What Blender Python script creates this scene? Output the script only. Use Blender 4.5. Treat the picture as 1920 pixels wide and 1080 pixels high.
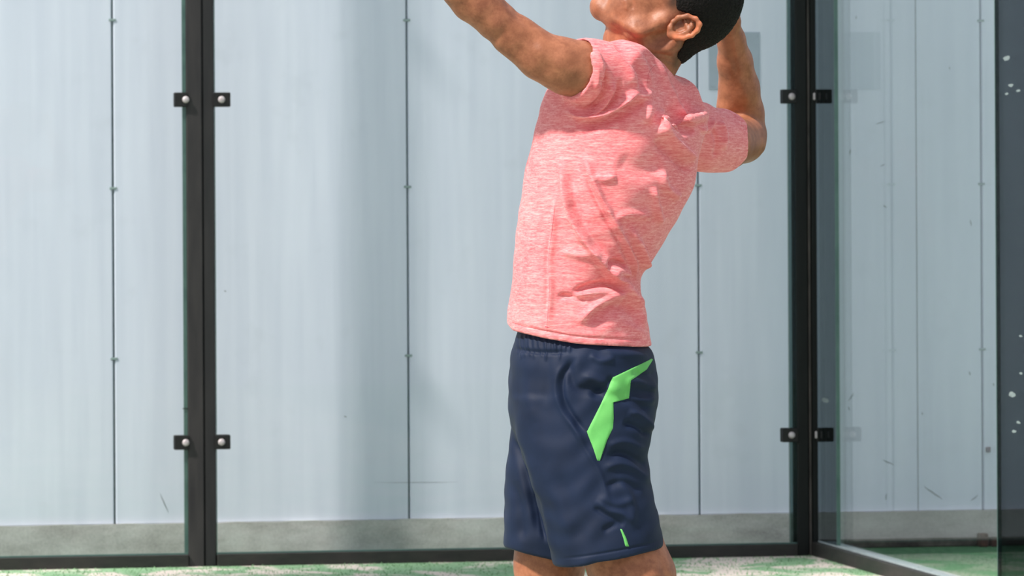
import bpy, math, random
import numpy as np
from mathutils import Vector, Matrix
random.seed(7); rng = np.random.default_rng(7)
SC = bpy.context.scene
for o in list(bpy.data.objects): bpy.data.objects.remove(o)

# ------------------------------------------------------------------ camera
F = 9500.0; CX, CY = 960.0, 375.0; HC = 1.19; ROLL = -0.0055
cam_d = bpy.data.cameras.new('camera'); cam = bpy.data.objects.new('camera', cam_d)
SC.collection.objects.link(cam)
cam_d.sensor_width = 36; cam_d.lens = F/1920*36
cam_d.shift_x = 0; cam_d.shift_y = -(540-CY)/1920
right = Vector((math.cos(ROLL), 0, math.sin(ROLL))); up = Vector((-math.sin(ROLL), 0, math.cos(ROLL)))
back = right.cross(up)
M3 = Matrix((right, up, back)).transposed()
cam.matrix_world = Matrix.Translation((0, 0, HC)) @ M3.to_4x4()
cam_d.dof.use_dof = True; cam_d.dof.focus_distance = 9.0; cam_d.dof.aperture_fstop = 22
cam_d.clip_end = 300
SC.camera = cam

# ------------------------------------------------------------------ light
def lin(c): c = c/255.0; return c/12.92 if c <= .04045 else ((c+.055)/1.055)**2.4
def rgb(r, g, b): return (lin(r), lin(g), lin(b), 1.0)
SC.view_settings.view_transform = 'Standard'; SC.view_settings.look = 'None'
SC.view_settings.exposure = 0.44; SC.view_settings.gamma = 1.0; SC.view_settings.use_curve_mapping = False
W = bpy.data.worlds.new('sky'); SC.world = W; W.use_nodes = True
bg = W.node_tree.nodes['Background']; bg.inputs[0].default_value = (0.84, 0.91, 1.0, 1); bg.inputs[1].default_value = 0.62
sd = bpy.data.lights.new('sun', 'SUN'); sun = bpy.data.objects.new('sun', sd); SC.collection.objects.link(sun)
sd.energy = 5.0; sd.angle = math.radians(4.0); sd.color = (1.0, 0.95, 0.88)
SUN_FROM = Vector((-0.53, -0.39, 0.80))
sun.location = (-4, 2, 9)
sun.rotation_euler = SUN_FROM.to_track_quat('Z', 'Y').to_euler()

# ------------------------------------------------------------------ helpers
def link(o): SC.collection.objects.link(o); return o
def tag(o, label=None, cat=None, group=None, kind=None):
    if label: o['label'] = label
    if cat: o['category'] = cat
    if group: o['group'] = group
    if kind: o['kind'] = kind
    return o
def empty(name, loc, rz=0):
    o = link(bpy.data.objects.new(name, None)); o.location = loc; o.rotation_euler = (0, 0, rz)
    o.empty_display_size = .1; return o
class MB:
    def __init__(s): s.v = []; s.f = []
    def add(s, vs, fs):
        n = len(s.v); s.v += [tuple(v) for v in vs]; s.f += [tuple(i+n for i in f) for f in fs]; return s
    def box(s, x0, x1, y0, y1, z0, z1, bev=0.0):
        b = min(bev, (x1-x0)*.45, (y1-y0)*.45, (z1-z0)*.45)
        if b <= 0:
            vs = [(x, y, z) for x in (x0, x1) for y in (y0, y1) for z in (z0, z1)]
            return s.add(vs, [(0,1,3,2),(4,6,7,5),(0,4,5,1),(2,3,7,6),(0,2,6,4),(1,5,7,3)])
        # chamfered box: 24 verts
        vs = []; idx = {}
        for sx in (0,1):
            for sy in (0,1):
                for sz in (0,1):
                    X = (x0,x1)[sx]; Y = (y0,y1)[sy]; Z = (z0,z1)[sz]
                    ix = X+(b if sx == 0 else -b); iy = Y+(b if sy == 0 else -b); iz = Z+(b if sz == 0 else -b)
                    for a, p in (('x', (X,iy,iz)), ('y', (ix,Y,iz)), ('z', (ix,iy,Z))):
                        idx[(a,sx,sy,sz)] = len(vs); vs.append(p)
        fs = []
        for k in (0,1):
            fs.append([idx[('x',k,a,c)] for a, c in ((0,0),(1,0),(1,1),(0,1))])
            fs.append([idx[('y',a,k,c)] for a, c in ((0,0),(1,0),(1,1),(0,1))])
            fs.append([idx[('z',a,c,k)] for a, c in ((0,0),(1,0),(1,1),(0,1))])
        for a in (0,1):
            for c in (0,1):
                fs.append([idx[('x',a,c,0)], idx[('x',a,c,1)], idx[('y',a,c,1)], idx[('y',a,c,0)]])
                fs.append([idx[('x',a,0,c)], idx[('x',a,1,c)], idx[('z',a,1,c)], idx[('z',a,0,c)]])
                fs.append([idx[('y',0,a,c)], idx[('y',1,a,c)], idx[('z',1,a,c)], idx[('z',0,a,c)]])
                for d in (0,1): fs.append([idx[('x',a,c,d)], idx[('y',a,c,d)], idx[('z',a,c,d)]])
        return s.add(vs, fs)
    def dome(s, c, r, h, n=16, ax='y'):
        # a domed bolt head pointing to -y
        rings = [(r, 0), (r, -h*.4), (r*.8, -h*.8), (r*.4, -h)]
        vs = []
        for rr, yy in rings:
            for k in range(n):
                a = 2*math.pi*k/n; vs.append((c[0]+rr*math.cos(a), c[1]+yy, c[2]+rr*math.sin(a)))
        fs = [(i*n+k, i*n+(k+1) % n, (i+1)*n+(k+1) % n, (i+1)*n+k) for i in range(3) for k in range(n)]
        fs.append(tuple(range(3*n, 4*n))); fs.append(tuple(range(n)))
        return s.add(vs, fs)
    def build(s, name, mat, parent=None, smooth=False):
        me = bpy.data.meshes.new(name); me.from_pydata(s.v, [], s.f)
        import bmesh
        bm = bmesh.new(); bm.from_mesh(me); bmesh.ops.recalc_face_normals(bm, faces=bm.faces); bm.to_mesh(me); bm.free()
        me.materials.append(mat)
        if smooth: me.polygons.foreach_set('use_smooth', [True]*len(me.polygons))
        o = link(bpy.data.objects.new(name, me))
        if parent: o.parent = parent
        return o

# ------------------------------------------------------------------ materials
def nt(name):
    m = bpy.data.materials.new(name); m.use_nodes = True
    t = m.node_tree; b = t.nodes['Principled BSDF']; return m, t, b
def N(t, typ, **kw):
    n = t.nodes.new(typ)
    for k, v in kw.items():
        if k.startswith('_'): setattr(n, k[1:], v)
        else: n.inputs[k.replace('_', ' ')].default_value = v
    return n
def coords(t, scale=(1,1,1), kind='Object', rot=(0,0,0)):
    tc = N(t, 'ShaderNodeTexCoord'); mp = N(t, 'ShaderNodeMapping')
    mp.inputs['Scale'].default_value = scale; mp.inputs['Rotation'].default_value = rot
    t.links.new(tc.outputs[kind], mp.inputs[0]); return mp.outputs[0]
def noise(t, vec, scale, detail=4, rough=.55, dist=0):
    n = N(t, 'ShaderNodeTexNoise'); n.inputs['Scale'].default_value = scale
    n.inputs['Detail'].default_value = detail; n.inputs['Roughness'].default_value = rough
    n.inputs['Distortion'].default_value = dist
    t.links.new(vec, n.inputs['Vector']); return n.outputs['Fac']
def ramp(t, fac, stops):
    r = N(t, 'ShaderNodeValToRGB'); e = r.color_ramp.elements
    while len(e) < len(stops): e.new(.5)
    for i, (p, c) in enumerate(stops): e[i].position = p; e[i].color = c
    t.links.new(fac, r.inputs[0]); return r.outputs[0]
def mix(t, fac, a, b, mode='MIX'):
    m = N(t, 'ShaderNodeMix', _data_type='RGBA', _blend_type=mode)
    if isinstance(fac, float): m.inputs[0].default_value = fac
    else: t.links.new(fac, m.inputs[0])
    for s, x in ((6, a), (7, b)):
        if isinstance(x, tuple): m.inputs[s].default_value = x
        else: t.links.new(x, m.inputs[s])
    return m.outputs[2]
def bump(t, b, h, strength, dist):
    n = N(t, 'ShaderNodeBump'); n.inputs['Strength'].default_value = strength; n.inputs['Distance'].default_value = dist
    t.links.new(h, n.inputs['Height']); t.links.new(n.outputs[0], b.inputs['Normal'])
def simple(name, c, c2=None, rough=.5, metal=0, nscale=30, bmp=.0, stretch=(1,1,1), spec=.5):
    m, t, b = nt(name); v = coords(t, stretch)
    f = noise(t, v, nscale)
    t.links.new(ramp(t, f, [(.3, c), (.7, c2 or c)]), b.inputs['Base Color'])
    b.inputs['Roughness'].default_value = rough; b.inputs['Metallic'].default_value = metal
    b.inputs['Specular IOR Level'].default_value = spec
    if bmp: bump(t, b, f, bmp, .002)
    return m

def wall_mat():
    m, t, b = nt('painted_metal_panel'); v = coords(t)
    vs = coords(t, (3.2, 1, .12)); st = noise(t, vs, 1.6, 3)
    v2 = coords(t, (9, 1, .5)); st2 = noise(t, v2, 2.5, 3)
    cl = noise(t, v, 1.3, 4)
    c = ramp(t, st, [(.3, rgb(*WALL_A)), (.7, rgb(*WALL_B))])
    c = mix(t, .35, c, ramp(t, st2, [(.35, rgb(206, 214, 226)), (.65, rgb(230, 236, 245))]))
    sm = noise(t, v, 7, 5, .6); sp = ramp(t, sm, [(.60, (0,0,0,1)), (.78, (1,1,1,1))])
    c = mix(t, .12, c, ramp(t, cl, [(.35, rgb(185, 195, 203)), (.7, rgb(232, 238, 244))]))
    tm = N(t, 'ShaderNodeMath', _operation='MULTIPLY'); t.links.new(sp, tm.inputs[0]); tm.inputs[1].default_value = .10
    c = mix(t, tm.outputs[0], c, rgb(140, 150, 152))
    t.links.new(c, b.inputs['Base Color']); b.inputs['Roughness'].default_value = .55
    bump(t, b, st, .15, .004); return m
WALL_A = (212, 217, 233); WALL_B = (222, 227, 243)
mat_wall = wall_mat()
def concrete_mat():
    m, t, b = nt('stained_concrete'); v = coords(t, (1, 1, 2.2)); f = noise(t, v, 5, 6, .65); g = noise(t, coords(t), 160, 3)
    c = ramp(t, f, [(.3, rgb(162, 158, 155)), (.55, rgb(194, 192, 189)), (.75, rgb(210, 210, 207))])
    c = mix(t, .18, c, ramp(t, g, [(.35, rgb(105, 104, 100)), (.65, rgb(200, 198, 192))]))
    t.links.new(c, b.inputs['Base Color']); b.inputs['Roughness'].default_value = .9; bump(t, b, g, .3, .002); return m
mat_conc = concrete_mat()
mat_post = simple('charcoal_post_paint', rgb(36, 34, 36), rgb(52, 49, 49), .55, 0, 9, .1, (4, 4, .6), .4)
mat_post2 = simple('dark_post_paint', rgb(27, 27, 29), rgb(40, 38, 39), .5, 0, 9, .1, (4, 4, .6), .4)
mat_black = simple('black_post_paint', rgb(10, 13, 13), rgb(20, 24, 23), .5, 0, 9, .1, (4, 4, .6), .3)
mat_rib = simple('worn_brown_edge', rgb(44, 42, 40), rgb(82, 76, 73), .6, 0, 14, .1, (3, 3, .6), .3)
mat_clamp = simple('black_clamp_steel', rgb(18, 19, 19), rgb(32, 31, 31), .45, .3, 60, .1)
mat_bolt = simple('zinc_bolt', rgb(170, 158, 160), rgb(205, 198, 200), .5, .2, 90, .1)
mat_rust = simple('rusty_block', rgb(58, 32, 26), rgb(96, 58, 46), .85, 0, 60, .3)
mat_plate = simple('grey_plate_paint', rgb(160, 172, 184), rgb(168, 180, 192), .5, 0, 12)
mat_scuff_refl = simple('grey_scuff_and_reflection', rgb(112, 120, 124), rgb(140, 150, 154), .8, 0, 40)  # for wall scuffs and the mirrored seam line
mat_joint = simple('grey_green_joint', rgb(126, 146, 144), rgb(146, 164, 160), .8, 0, 30)  # grey-green colour of the wall joints and seam clips
mat_rail = simple('dark_rail', rgb(24, 23, 22), rgb(40, 38, 35), .6, 0, 18, .15, (1, 1, 3))
mat_railtop = simple('pale_rail_top', rgb(140, 152, 155), rgb(168, 178, 180), .55, 0, 30, .1)  # paler grey for the side rail's gasket and outer face
mat_dirt = simple('dirty_kerb', rgb(48, 44, 40), rgb(100, 96, 88), .9, 0, 25, .3)
mat_smudge = simple('chalky_ball_mark', rgb(104, 116, 118), rgb(130, 142, 143), .8, 0, 120)
mat_shade_screen = simple('shade_screen_grey', rgb(60, 64, 66), rgb(74, 78, 80), .9, 0, 3)  # for the added shade screen only
def glass_mat(name, tint, refl, rough=.02):
    m, t, b = nt(name); t.nodes.remove(b)
    tr = N(t, 'ShaderNodeBsdfTransparent'); tr.inputs[0].default_value = tint
    gl = N(t, 'ShaderNodeBsdfGlossy'); gl.inputs['Roughness'].default_value = rough; gl.inputs[0].default_value = (1,1,1,1)
    fr = N(t, 'ShaderNodeFresnel'); fr.inputs[0].default_value = 1.45
    mu = N(t, 'ShaderNodeMath', _operation='MULTIPLY'); mu.inputs[1].default_value = refl; t.links.new(fr.outputs[0], mu.inputs[0])
    mx = N(t, 'ShaderNodeMixShader'); t.links.new(mu.outputs[0], mx.inputs[0]); t.links.new(tr.outputs[0], mx.inputs[1]); t.links.new(gl.outputs[0], mx.inputs[2])
    t.links.new(mx.outputs[0], t.nodes['Material Output'].inputs[0]); return m
mat_glass = glass_mat('clear_glass', (.985, .99, .99, 1), .3)
mat_dglass = glass_mat('dark_tint_glass', (.37, .39, .41, 1), .2)  # glass tinted darker than the clear panes
mat_mglass = glass_mat('reflection_tint_glass', (.52, .55, .56, 1), .2)  # dark tint paints the corner post's reflection into the side glass
mat_gedge = simple('green_glass_edge', rgb(62, 92, 86), rgb(80, 110, 102), .3, 0, 20)
def turf_mat(dark=False):
    m, t, b = nt('sanded_artificial_turf'); v = coords(t, (1, .8, 1)); f = noise(t, v, 4.2, 5, .58, .5)
    g = noise(t, coords(t, (1, .5, 1)), 90, 3)
    gr = ramp(t, g, [(.3, rgb(106, 142, 108)), (.7, rgb(140, 172, 138))])
    sa = ramp(t, g, [(.3, rgb(186, 174, 166)), (.7, rgb(214, 204, 196))])
    k = ramp(t, f, [(.47, (0,0,0,1)), (.56, (1,1,1,1))])
    t.links.new(mix(t, k, gr, sa), b.inputs['Base Color']); b.inputs['Roughness'].default_value = .95
    b.inputs['Specular IOR Level'].default_value = .1; bump(t, b, g, .5, .004); return m
mat_turf = turf_mat()
mat_turf_out = simple('outer_turf', rgb(58, 104, 70), rgb(92, 134, 98), .95, 0, 40, .4, (1, .5, 1), .1)
mat_blade = simple('turf_blade', rgb(108, 144, 106), rgb(138, 174, 132), .8, 0, 8, 0, (1,1,1), .2)
def skin_mat():
    m, t, b = nt('tanned_skin'); v = coords(t)
    f = noise(t, v, 9, 5, .6); g = noise(t, v, 60, 4, .65); h = noise(t, v, 260, 2)
    c = ramp(t, f, [(.32, rgb(120, 68, 46)), (.68, rgb(156, 96, 68))])
    c = mix(t, .22, c, ramp(t, g, [(.38, rgb(100, 54, 36)), (.62, rgb(198, 132, 98))]))
    at = N(t, 'ShaderNodeAttribute', _attribute_name='paint'); 
    c = mix(t, at.outputs['Alpha'], c, at.outputs['Color'])
    t.links.new(c, b.inputs['Base Color']); b.inputs['Roughness'].default_value = .5; b.inputs['Specular IOR Level'].default_value = .38
    b.inputs['Subsurface Weight'].default_value = .0; b.inputs['Subsurface Radius'].default_value = (.02, .008, .004)
    b.inputs['Subsurface Scale'].default_value = .4
    mx = N(t, 'ShaderNodeMath', _operation='ADD'); t.links.new(g, mx.inputs[0]); t.links.new(h, mx.inputs[1])
    bump(t, b, mx.outputs[0], .18, .0015); return m
mat_skin = skin_mat()
def hair_mat():
    m, t, b = nt('short_black_hair'); f = noise(t, coords(t, (1, 1, 1)), 300, 3)
    t.links.new(ramp(t, f, [(.3, rgb(8, 7, 8)), (.75, rgb(26, 20, 18))]), b.inputs['Base Color'])
    b.inputs['Roughness'].default_value = .75; b.inputs['Specular IOR Level'].default_value = .2; bump(t, b, f, .6, .003); return m
mat_hair = hair_mat()
def shirt_mat():
    m, t, b = nt('heather_pink_jersey')
    f = noise(t, coords(t, (45, 45, 330)), 1.0, 4, .6, .3)
    g = noise(t, coords(t, (160, 160, 500)), 1.0, 2)
    f2 = noise(t, coords(t, (5, 5, 9)), 1.0, 2)
    c = ramp(t, f, [(.34, rgb(214, 92, 100)), (.5, rgb(226, 118, 122)), (.68, rgb(240, 158, 158))])
    c = mix(t, .2, c, ramp(t, g, [(.35, rgb(196, 74, 84)), (.65, rgb(246, 188, 186))]))
    c = mix(t, .12, c, ramp(t, f2, [(.35, rgb(216, 96, 108)), (.65, rgb(248, 182, 182))]))
    t.links.new(c, b.inputs['Base Color']); b.inputs['Roughness'].default_value = .85
    b.inputs['Specular IOR Level'].default_value = .15
    b.inputs['Sheen Weight'].default_value = .15
    bump(t, b, g, .25, .0008); return m
mat_shirt = shirt_mat()
mat_seam = simple('rose_seam_thread', rgb(186, 66, 80), rgb(214, 104, 112), .9, 0, 200)
def cloth(name, a, b_, rough=.7, sc=(300, 300, 300), spec=.3):
    m, t, b = nt(name); g = noise(t, coords(t, sc), 1.0, 2); f = noise(t, coords(t), 14, 4)
    c = ramp(t, f, [(.3, a), (.7, b_)])
    t.links.new(c, b.inputs['Base Color']); b.inputs['Roughness'].default_value = rough
    b.inputs['Specular IOR Level'].default_value = spec; bump(t, b, g, .12, .0008); return m
mat_navy = cloth('navy_sport_polyester', rgb(15, 26, 48), rgb(21, 34, 60), .65, (400, 400, 200), .22)
mat_green = cloth('bright_green_fabric', rgb(88, 164, 84), rgb(108, 184, 98), .6)
mat_white = simple('white_knit', rgb(215, 215, 212), rgb(235, 235, 232), .8, 0, 90, .2)
mat_shoe = simple('blue_shoe_mesh', rgb(36, 62, 120), rgb(52, 84, 150), .6, 0, 150, .3)
mat_eye = simple('eye_white', rgb(225, 222, 215), rgb(235, 232, 226), .2)
mat_iris = simple('dark_iris', rgb(30, 20, 14), rgb(48, 30, 20), .15)

# ------------------------------------------------------------------ court frame
TH = math.radians(10.0)
U = Vector((math.cos(TH), math.sin(TH), 0)); S = Vector((math.sin(TH), -math.cos(TH), 0))   # along back wall / towards the camera
def ray(px, py):
    xc = (px-CX)/F; yc = -(py-CY)/F
    return right*xc + up*yc + Vector((0, 1, 0))
D0 = 16.72                                   # distance of the back glass on the axis
def on_plane(px, py, off=0.0):
    """(u,z) on the back glass plane shifted 'off' metres behind it"""
    r = ray(px, py); n = Vector((-math.sin(TH), math.cos(TH), 0))
    p0 = Vector((0, D0, 0)) + n*off
    t = p0.dot(n)/r.dot(n); p = Vector((0, 0, HC)) + r*t
    return (p-Vector((0, D0, 0))).dot(U), p.z
ROT = TH
def court_empty(name, u, w, z=0):            # u along back glass, w behind (+) / in front (-)
    p = Vector((0, D0, 0)) + U*u - S*w
    return empty(name, (p.x, p.y, z), ROT)
# court-local frame: x = along back glass, y = behind it
def croot(name):
    return court_empty(name, 0, 0)
uc = on_plane(1512, 600)[0]                  # corner post axis
ul = on_plane(377, 600)[0]                   # left post axis
print('post spacing', uc-ul)

# floor
fl = MB(); fl.box(-7, uc+.02, -16, .06, -.05, 0).build('floor', mat_turf)
fo = bpy.data.objects['floor']; fo.location = (0, D0, 0); fo.rotation_euler = (0, 0, ROT); tag(fo, kind='structure')
fl2 = MB(); fl2.box(uc+.02, uc+6, -16, .6, -.05, -.001)
fl2.box(-7, uc+.02, .06, .6, -.05, -.001)
f2 = fl2.build('floor', mat_turf_out); f2.location = (0, D0, 0); f2.rotation_euler = (0, 0, ROT); tag(f2, kind='structure')
# blades of turf just inside the glass
bl = MB()
for i in range(7000):
    x = random.uniform(-2.6, uc+.0); y = -random.random()**1.3*1.6-.05
    h = random.uniform(.003, .009); a = random.uniform(0, math.pi); w = .0022
    dx, dy = w*math.cos(a), w*math.sin(a); lx = random.uniform(-.006, .006)
    bl.add([(x-dx, y-dy, 0), (x+dx, y+dy, 0), (x+lx, y+random.uniform(-.006, .006), h)], [(0, 1, 2)])
bo = bl.build('turf_blades', mat_blade); bo.location = (0, D0, 0); bo.rotation_euler = (0, 0, ROT)
tag(bo, 'short green artificial turf blades poking through the sand along the glass', 'turf', kind='stuff')

# painted wall behind the glass
WO = .35
wb = empty('wall_back', (0, D0, 0), ROT); tag(wb, kind='structure')
zb = on_plane(960, 971, WO)[1]               # top of the concrete kerb
seams = [on_plane(x, 500, WO)[0] for x in (213, 765, 1310, 1841)]
step = (seams[3]-seams[0])/3
edges = [seams[0]-3*step, seams[0]-2*step, seams[0]-step] + seams + [seams[3]+step*k for k in (1, 2, 3)]
WH = 4.2
for a, b in zip(edges[:-1], edges[1:]):
    g = .0034
    MB().box(a+g, b-g, WO, WO+.03, zb, WH, .003).build('panel', mat_wall, wb)
MB().box(edges[0], edges[-1], WO+.022, WO+.05, zb-.02, WH).build('backing_sheet', mat_joint, wb)
for sx in seams:
    for py in (38, 349, 664):
        z = on_plane(1000, py, WO)[1]
        MB().box(sx-.012, sx+.012, WO-.003, WO+.002, z-.004, z+.004, .001).build('seam_clip', mat_joint, wb)
# faint raised line standing in for a seam mirrored in the side glass
x1 = on_plane(1719, 500, WO)[0]
MB().box(x1-.0018, x1+.0018, WO-.0012, WO+.001, zb, WH).build('mirrored_seam', mat_scuff_refl, wb)
# scuffs on the wall
def scuff(x0, y0, x1, y1, w):
    a = on_plane(x0, y0, WO); b = on_plane(x1, y1, WO); d = Vector((b[0]-a[0], b[1]-a[1])); L = d.length; d /= L; n = Vector((-d.y, d.x))
    w *= .0009; y = WO-.0008; vs = []; K = 5
    for k in range(K+1):
        t = k/K; ww = w*(.25+math.sin(math.pi*t))*.8; j = n*random.uniform(-w, w)*.5
        p = Vector(a)+d*L*t+j
        vs += [(p.x-n.x*ww, y, p.y-n.y*ww), (p.x+n.x*ww, y, p.y+n.y*ww)]
    MB().add(vs, [(2*k, 2*k+1, 2*k+3, 2*k+2) for k in range(K)]).build('scuff', mat_scuff_refl, wb)
for s in [(1590,752,1602,737,2), (1593,770,1590,762,2), (1655,862,1676,872,3), (1732,912,1768,936,3.5), (1820,940,1834,928,2.5),
          (1662,925,1661,938,2.5), (1817,696,1819,704,3), (1728,773,1730,778,3), (1862,718,1864,724,2.5), (300,925,316,962,1.6),
          (645,780,650,782,2), (1595,280,1593,290,2.5), (1819,412,1821,424,2.5), (1660,228,1640,233,2), (1660,308,1650,312,2),
          (420,545,424,547,2), (1604,36,1606,30,2), (1780,125,1781,131,2), (700,905,860,904,.8), (1655,385,1663,389,2.5)]:
    scuff(*s)
# small brown block on the wall seam near the ground
a = on_plane(1848, 838, WO); b = on_plane(1856, 848, WO)
MB().box(a[0], b[0], WO-.012, WO+.002, b[1], a[1], .002).build('rusty_stub', mat_rust, wb)
# grey cover plate behind the forearm
cp = croot('wall_cover_plate')
a = on_plane(1328, 60, WO); b = on_plane(1425, 168, WO)
MB().box(a[0], b[0], WO-.003, WO, b[1], a[1], .001).build('plate', mat_plate, cp)
for ex, ez in ((a[0]+.012, a[1]-.012), (b[0]-.012, a[1]-.012), (a[0]+.012, b[1]+.012), (b[0]-.012, b[1]+.012)):
    MB().dome((ex, WO-.003, ez), .003, .002, 8).build('screw', mat_plate, cp)
tag(cp, 'plain grey cover plate on the pale wall behind the bent forearm', 'cover plate')
# concrete kerb
kb = MB()
n = 60; x0 = edges[0]; x1 = edges[-1]; vs = []
for i in range(n*4+1):
    x = x0+(x1-x0)*i/(n*4); j = random.uniform(-.0022, .0022)
    vs += [(x, WO-.015+j*.5, 0), (x, WO-.015+j*.4, zb+.001+j), (x, WO+.06, zb+.001+j), (x, WO+.06, 0)]
m_ = n*4
kb.add(vs, [(4*i+k, 4*i+(k+1) % 4, 4*i+4+(k+1) % 4, 4*i+4+k) for i in range(m_) for k in range(4)])
ko = kb.build('baseboard_back', mat_conc); ko.location = (0, D0, 0); ko.rotation_euler = (0, 0, ROT); tag(ko, kind='structure')
# dirty strip lying at the foot of the kerb outside the side glass
MB().box(uc+.03, uc+6, WO-.05, WO-.014, -.001, .028, .004).build('dirt_strip', mat_dirt, ko)
for px in (1840, 1863):
    a = on_plane(px-8, 1014, WO-.06); b = on_plane(px+8, 1030, WO-.06)
    rb = MB().box(a[0], b[0], WO-.10, WO-.052, -.001, .026 if px > 1850 else .045, .004).build('rusty_block', mat_rust)
    rb.location = (0, D0, 0); rb.rotation_euler = (0, 0, ROT)
    tag(rb, 'small rusty brown block at the foot of the wall, %s one' % ('taller left' if px < 1850 else 'lower right'), 'block', 'rusty blocks at the foot of the wall')

# back glass panels
def glass_panel(u0, u1, label, z1=3.0):
    g = croot('glass_panel')
    MB().box(u0, u1, -.006, .006, .045, z1).build('pane', mat_glass, g)
    MB().box(u0-.0005, u0+.001, -.0065, .0065, .045, z1).build('pane_edge', mat_gedge, g)
    MB().box(u1-.001, u1+.0005, -.0065, .0065, .045, z1).build('pane_edge', mat_gedge, g)
    tag(g, label, 'glass panel', 'tall clear glass panels of the court'); return g
PW = .046
glass_panel(ul-2.0, ul-PW-.002, 'tall clear glass panel left of the charcoal post')
glass_panel(ul+PW+.002, uc-.06, 'tall clear glass panel between the two posts behind the player')
# small dark sliver: smoked edge film beside the posts
def clamp(parent, x0, x1, z, boltx, y=-.012):
    c = MB().box(x0, x1, y-.008, y+.004, z-.0235, z+.0235, .0025).build('clamp', mat_clamp, parent)
    MB().dome((boltx, y-.008, z), .0115, .007, 16).build('bolt', mat_bolt, c, True)
    bk = MB().box(x0, x1, .006, .016, z-.0235, z+.0235, .0025).build('clamp', mat_clamp, parent)
lp = croot('court_post')
MB().box(ul-PW, ul+.006, -.010, .07, 0, 3.05, .003).build('left_tube', mat_post, lp)
MB().box(ul+.0075, ul+PW, -.006, .07, 0, 3.05, .003).build('right_tube', mat_post2, lp)
MB().box(ul-.09, ul+.09, .0, .12, -.001, .01, .002).build('base_plate', mat_rail, lp)
for zc in (187, 829):
    z = on_plane(377, zc)[1]
    a = on_plane(326, zc)[0]; b = on_plane(431, zc)[0]
    clamp(lp, a, ul-PW+.004, z, on_plane(347, zc)[0]); clamp(lp, ul+PW-.004, b, z, on_plane(414, zc)[0])
z = on_plane(377, 187)[1]+1.13
clamp(lp, ul-PW-.048, ul-PW+.004, z, ul-PW-.016); clamp(lp, ul+PW-.004, ul+PW+.052, z, ul+PW+.02)
a = on_plane(342, 766)
MB().box(a[0], ul-PW+.002, -.009, -.006, a[1]-.0015, a[1]+.0015).build('wire_end', mat_clamp, lp)
tag(lp, 'charcoal double tube post with glass clamps left of the player', 'post')
MB().box(ul-PW-.0125, ul-PW+.001, -.004, .004, .045, 3.0).build('sealing_strip', mat_gedge, lp)

# corner post
kp = croot('court_post')
a = on_plane(1492, 600)[0]; b = on_plane(1531, 600)[0]
MB().box(a, a+.040, -.012, .06, 0, 3.05, .003).build('left_tube', mat_black, kp)
MB().box(a+.041, a+.0485, -.016, .03, 0, 3.05, .002).build('rib', mat_rib, kp)
MB().box(a+.050, b, -.012, .06, 0, 3.05, .003).build('right_tube', mat_black, kp)
e0 = on_plane(1479, 600)[0]
MB().box(e0, a+.001, -.005, .005, .045, 3.0).build('sealing_strip', glass_mat('strip_glass', (.42, .50, .49, 1), .2), kp)
for zc in (181, 815):
    z = on_plane(1512, zc)[1]
    x0 = on_plane(1464.5, zc)[0]
    clamp(kp, x0, a+.004, z, on_plane(1482, zc)[0]-.0)
    c = MB().box(b-.004, b+.052, -.024, -.010, z-.0235, z+.0235, .0025).build('clamp', mat_clamp, kp)  # solid copy standing in for the left clamp mirrored in the side glass
    MB().box(b-.012, b-.005, -.026, -.016, z-.012, z+.012, .002).build('bolt', mat_bolt, c)
z = on_plane(1512, 181)[1]+1.13
clamp(kp, a-.048, a+.004, z, a-.018)
tag(kp, 'black corner post with glass clamps right of the player', 'post')

# bottom rails
def rail(u0, u1, label):
    r = croot('bottom_rail')
    MB().box(u0, u1, -.022, -.0075, 0, .040, .002).build('front_face', mat_rail, r)
    MB().box(u0, u1, .0075, .03, 0, .040, .002).build('rear_face', mat_rail, r)
    MB().box(u0, u1, -.0072, .0072, .036, .0445).build('gasket', mat_gedge, r)
    tag(r, label, 'rail', 'dark rails under the court glass'); return r
rail(ul-2.0, ul-PW-.001, 'dark bottom rail under the glass left of the charcoal post')
rail(ul+PW+.001, a-.001, 'dark bottom rail under the glass behind the player')

# side wall: glass running toward the camera from the corner (local y negative)
def side_w(px):                               # distance in front of the back glass where the side plane is seen at px
    lo, hi = 0.0, 12.0
    for _ in range(50):
        m = (lo+hi)/2; p = Vector((0, D0, 0)) + U*(us) + S*m
        x = CX + F*(p.x/p.y)
        if x < px: lo = m
        else: hi = m
    return lo
us = b + .006
def spanel(y0, y1, label, mat, marks=()):
    g = croot('side_glass_panel')
    MB().box(us-.006, us+.006, -y1, -y0, .05, 3.0).build('pane', mat, g)
    MB().box(us-.0065, us+.0065, -y1-.001, -y1+.001, .05, 3.0).build('pane_edge', mat_gedge, g)
    for px, py, r in marks:
        w = side_w(px); P = Vector((0, D0, 0))+U*us+S*w; z = HC-(py-CY)/F*P.y + math.tan(ROLL)*((px-CX)/F*P.y)*1
        vs = [(us-.0072, -w, z)]; nn = 12; r *= .8
        for k in range(nn):
            an = 2*math.pi*k/nn; rr = r*random.uniform(.75, 1.15)
            vs.append((us-.0072, -w+rr*5.2*math.cos(an), z+rr*math.sin(an)))
        MB().add(vs, [(0, 1+k, 1+(k+1) % nn) for k in range(nn)]).build('ball_mark', mat_smudge, g)
    tag(g, label, 'glass panel', 'side glass panels of the court'); return g
w1 = side_w(1569); w2 = side_w(1871)
spanel(.0, w1, 'narrow side glass strip beside the black corner post, tinted dark as its reflection', mat_mglass, [(1549, 750, .011)])
spanel(w1+.004, w2-.004, 'clear side glass panel with the scuffed wall seen through it', mat_glass)
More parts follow.
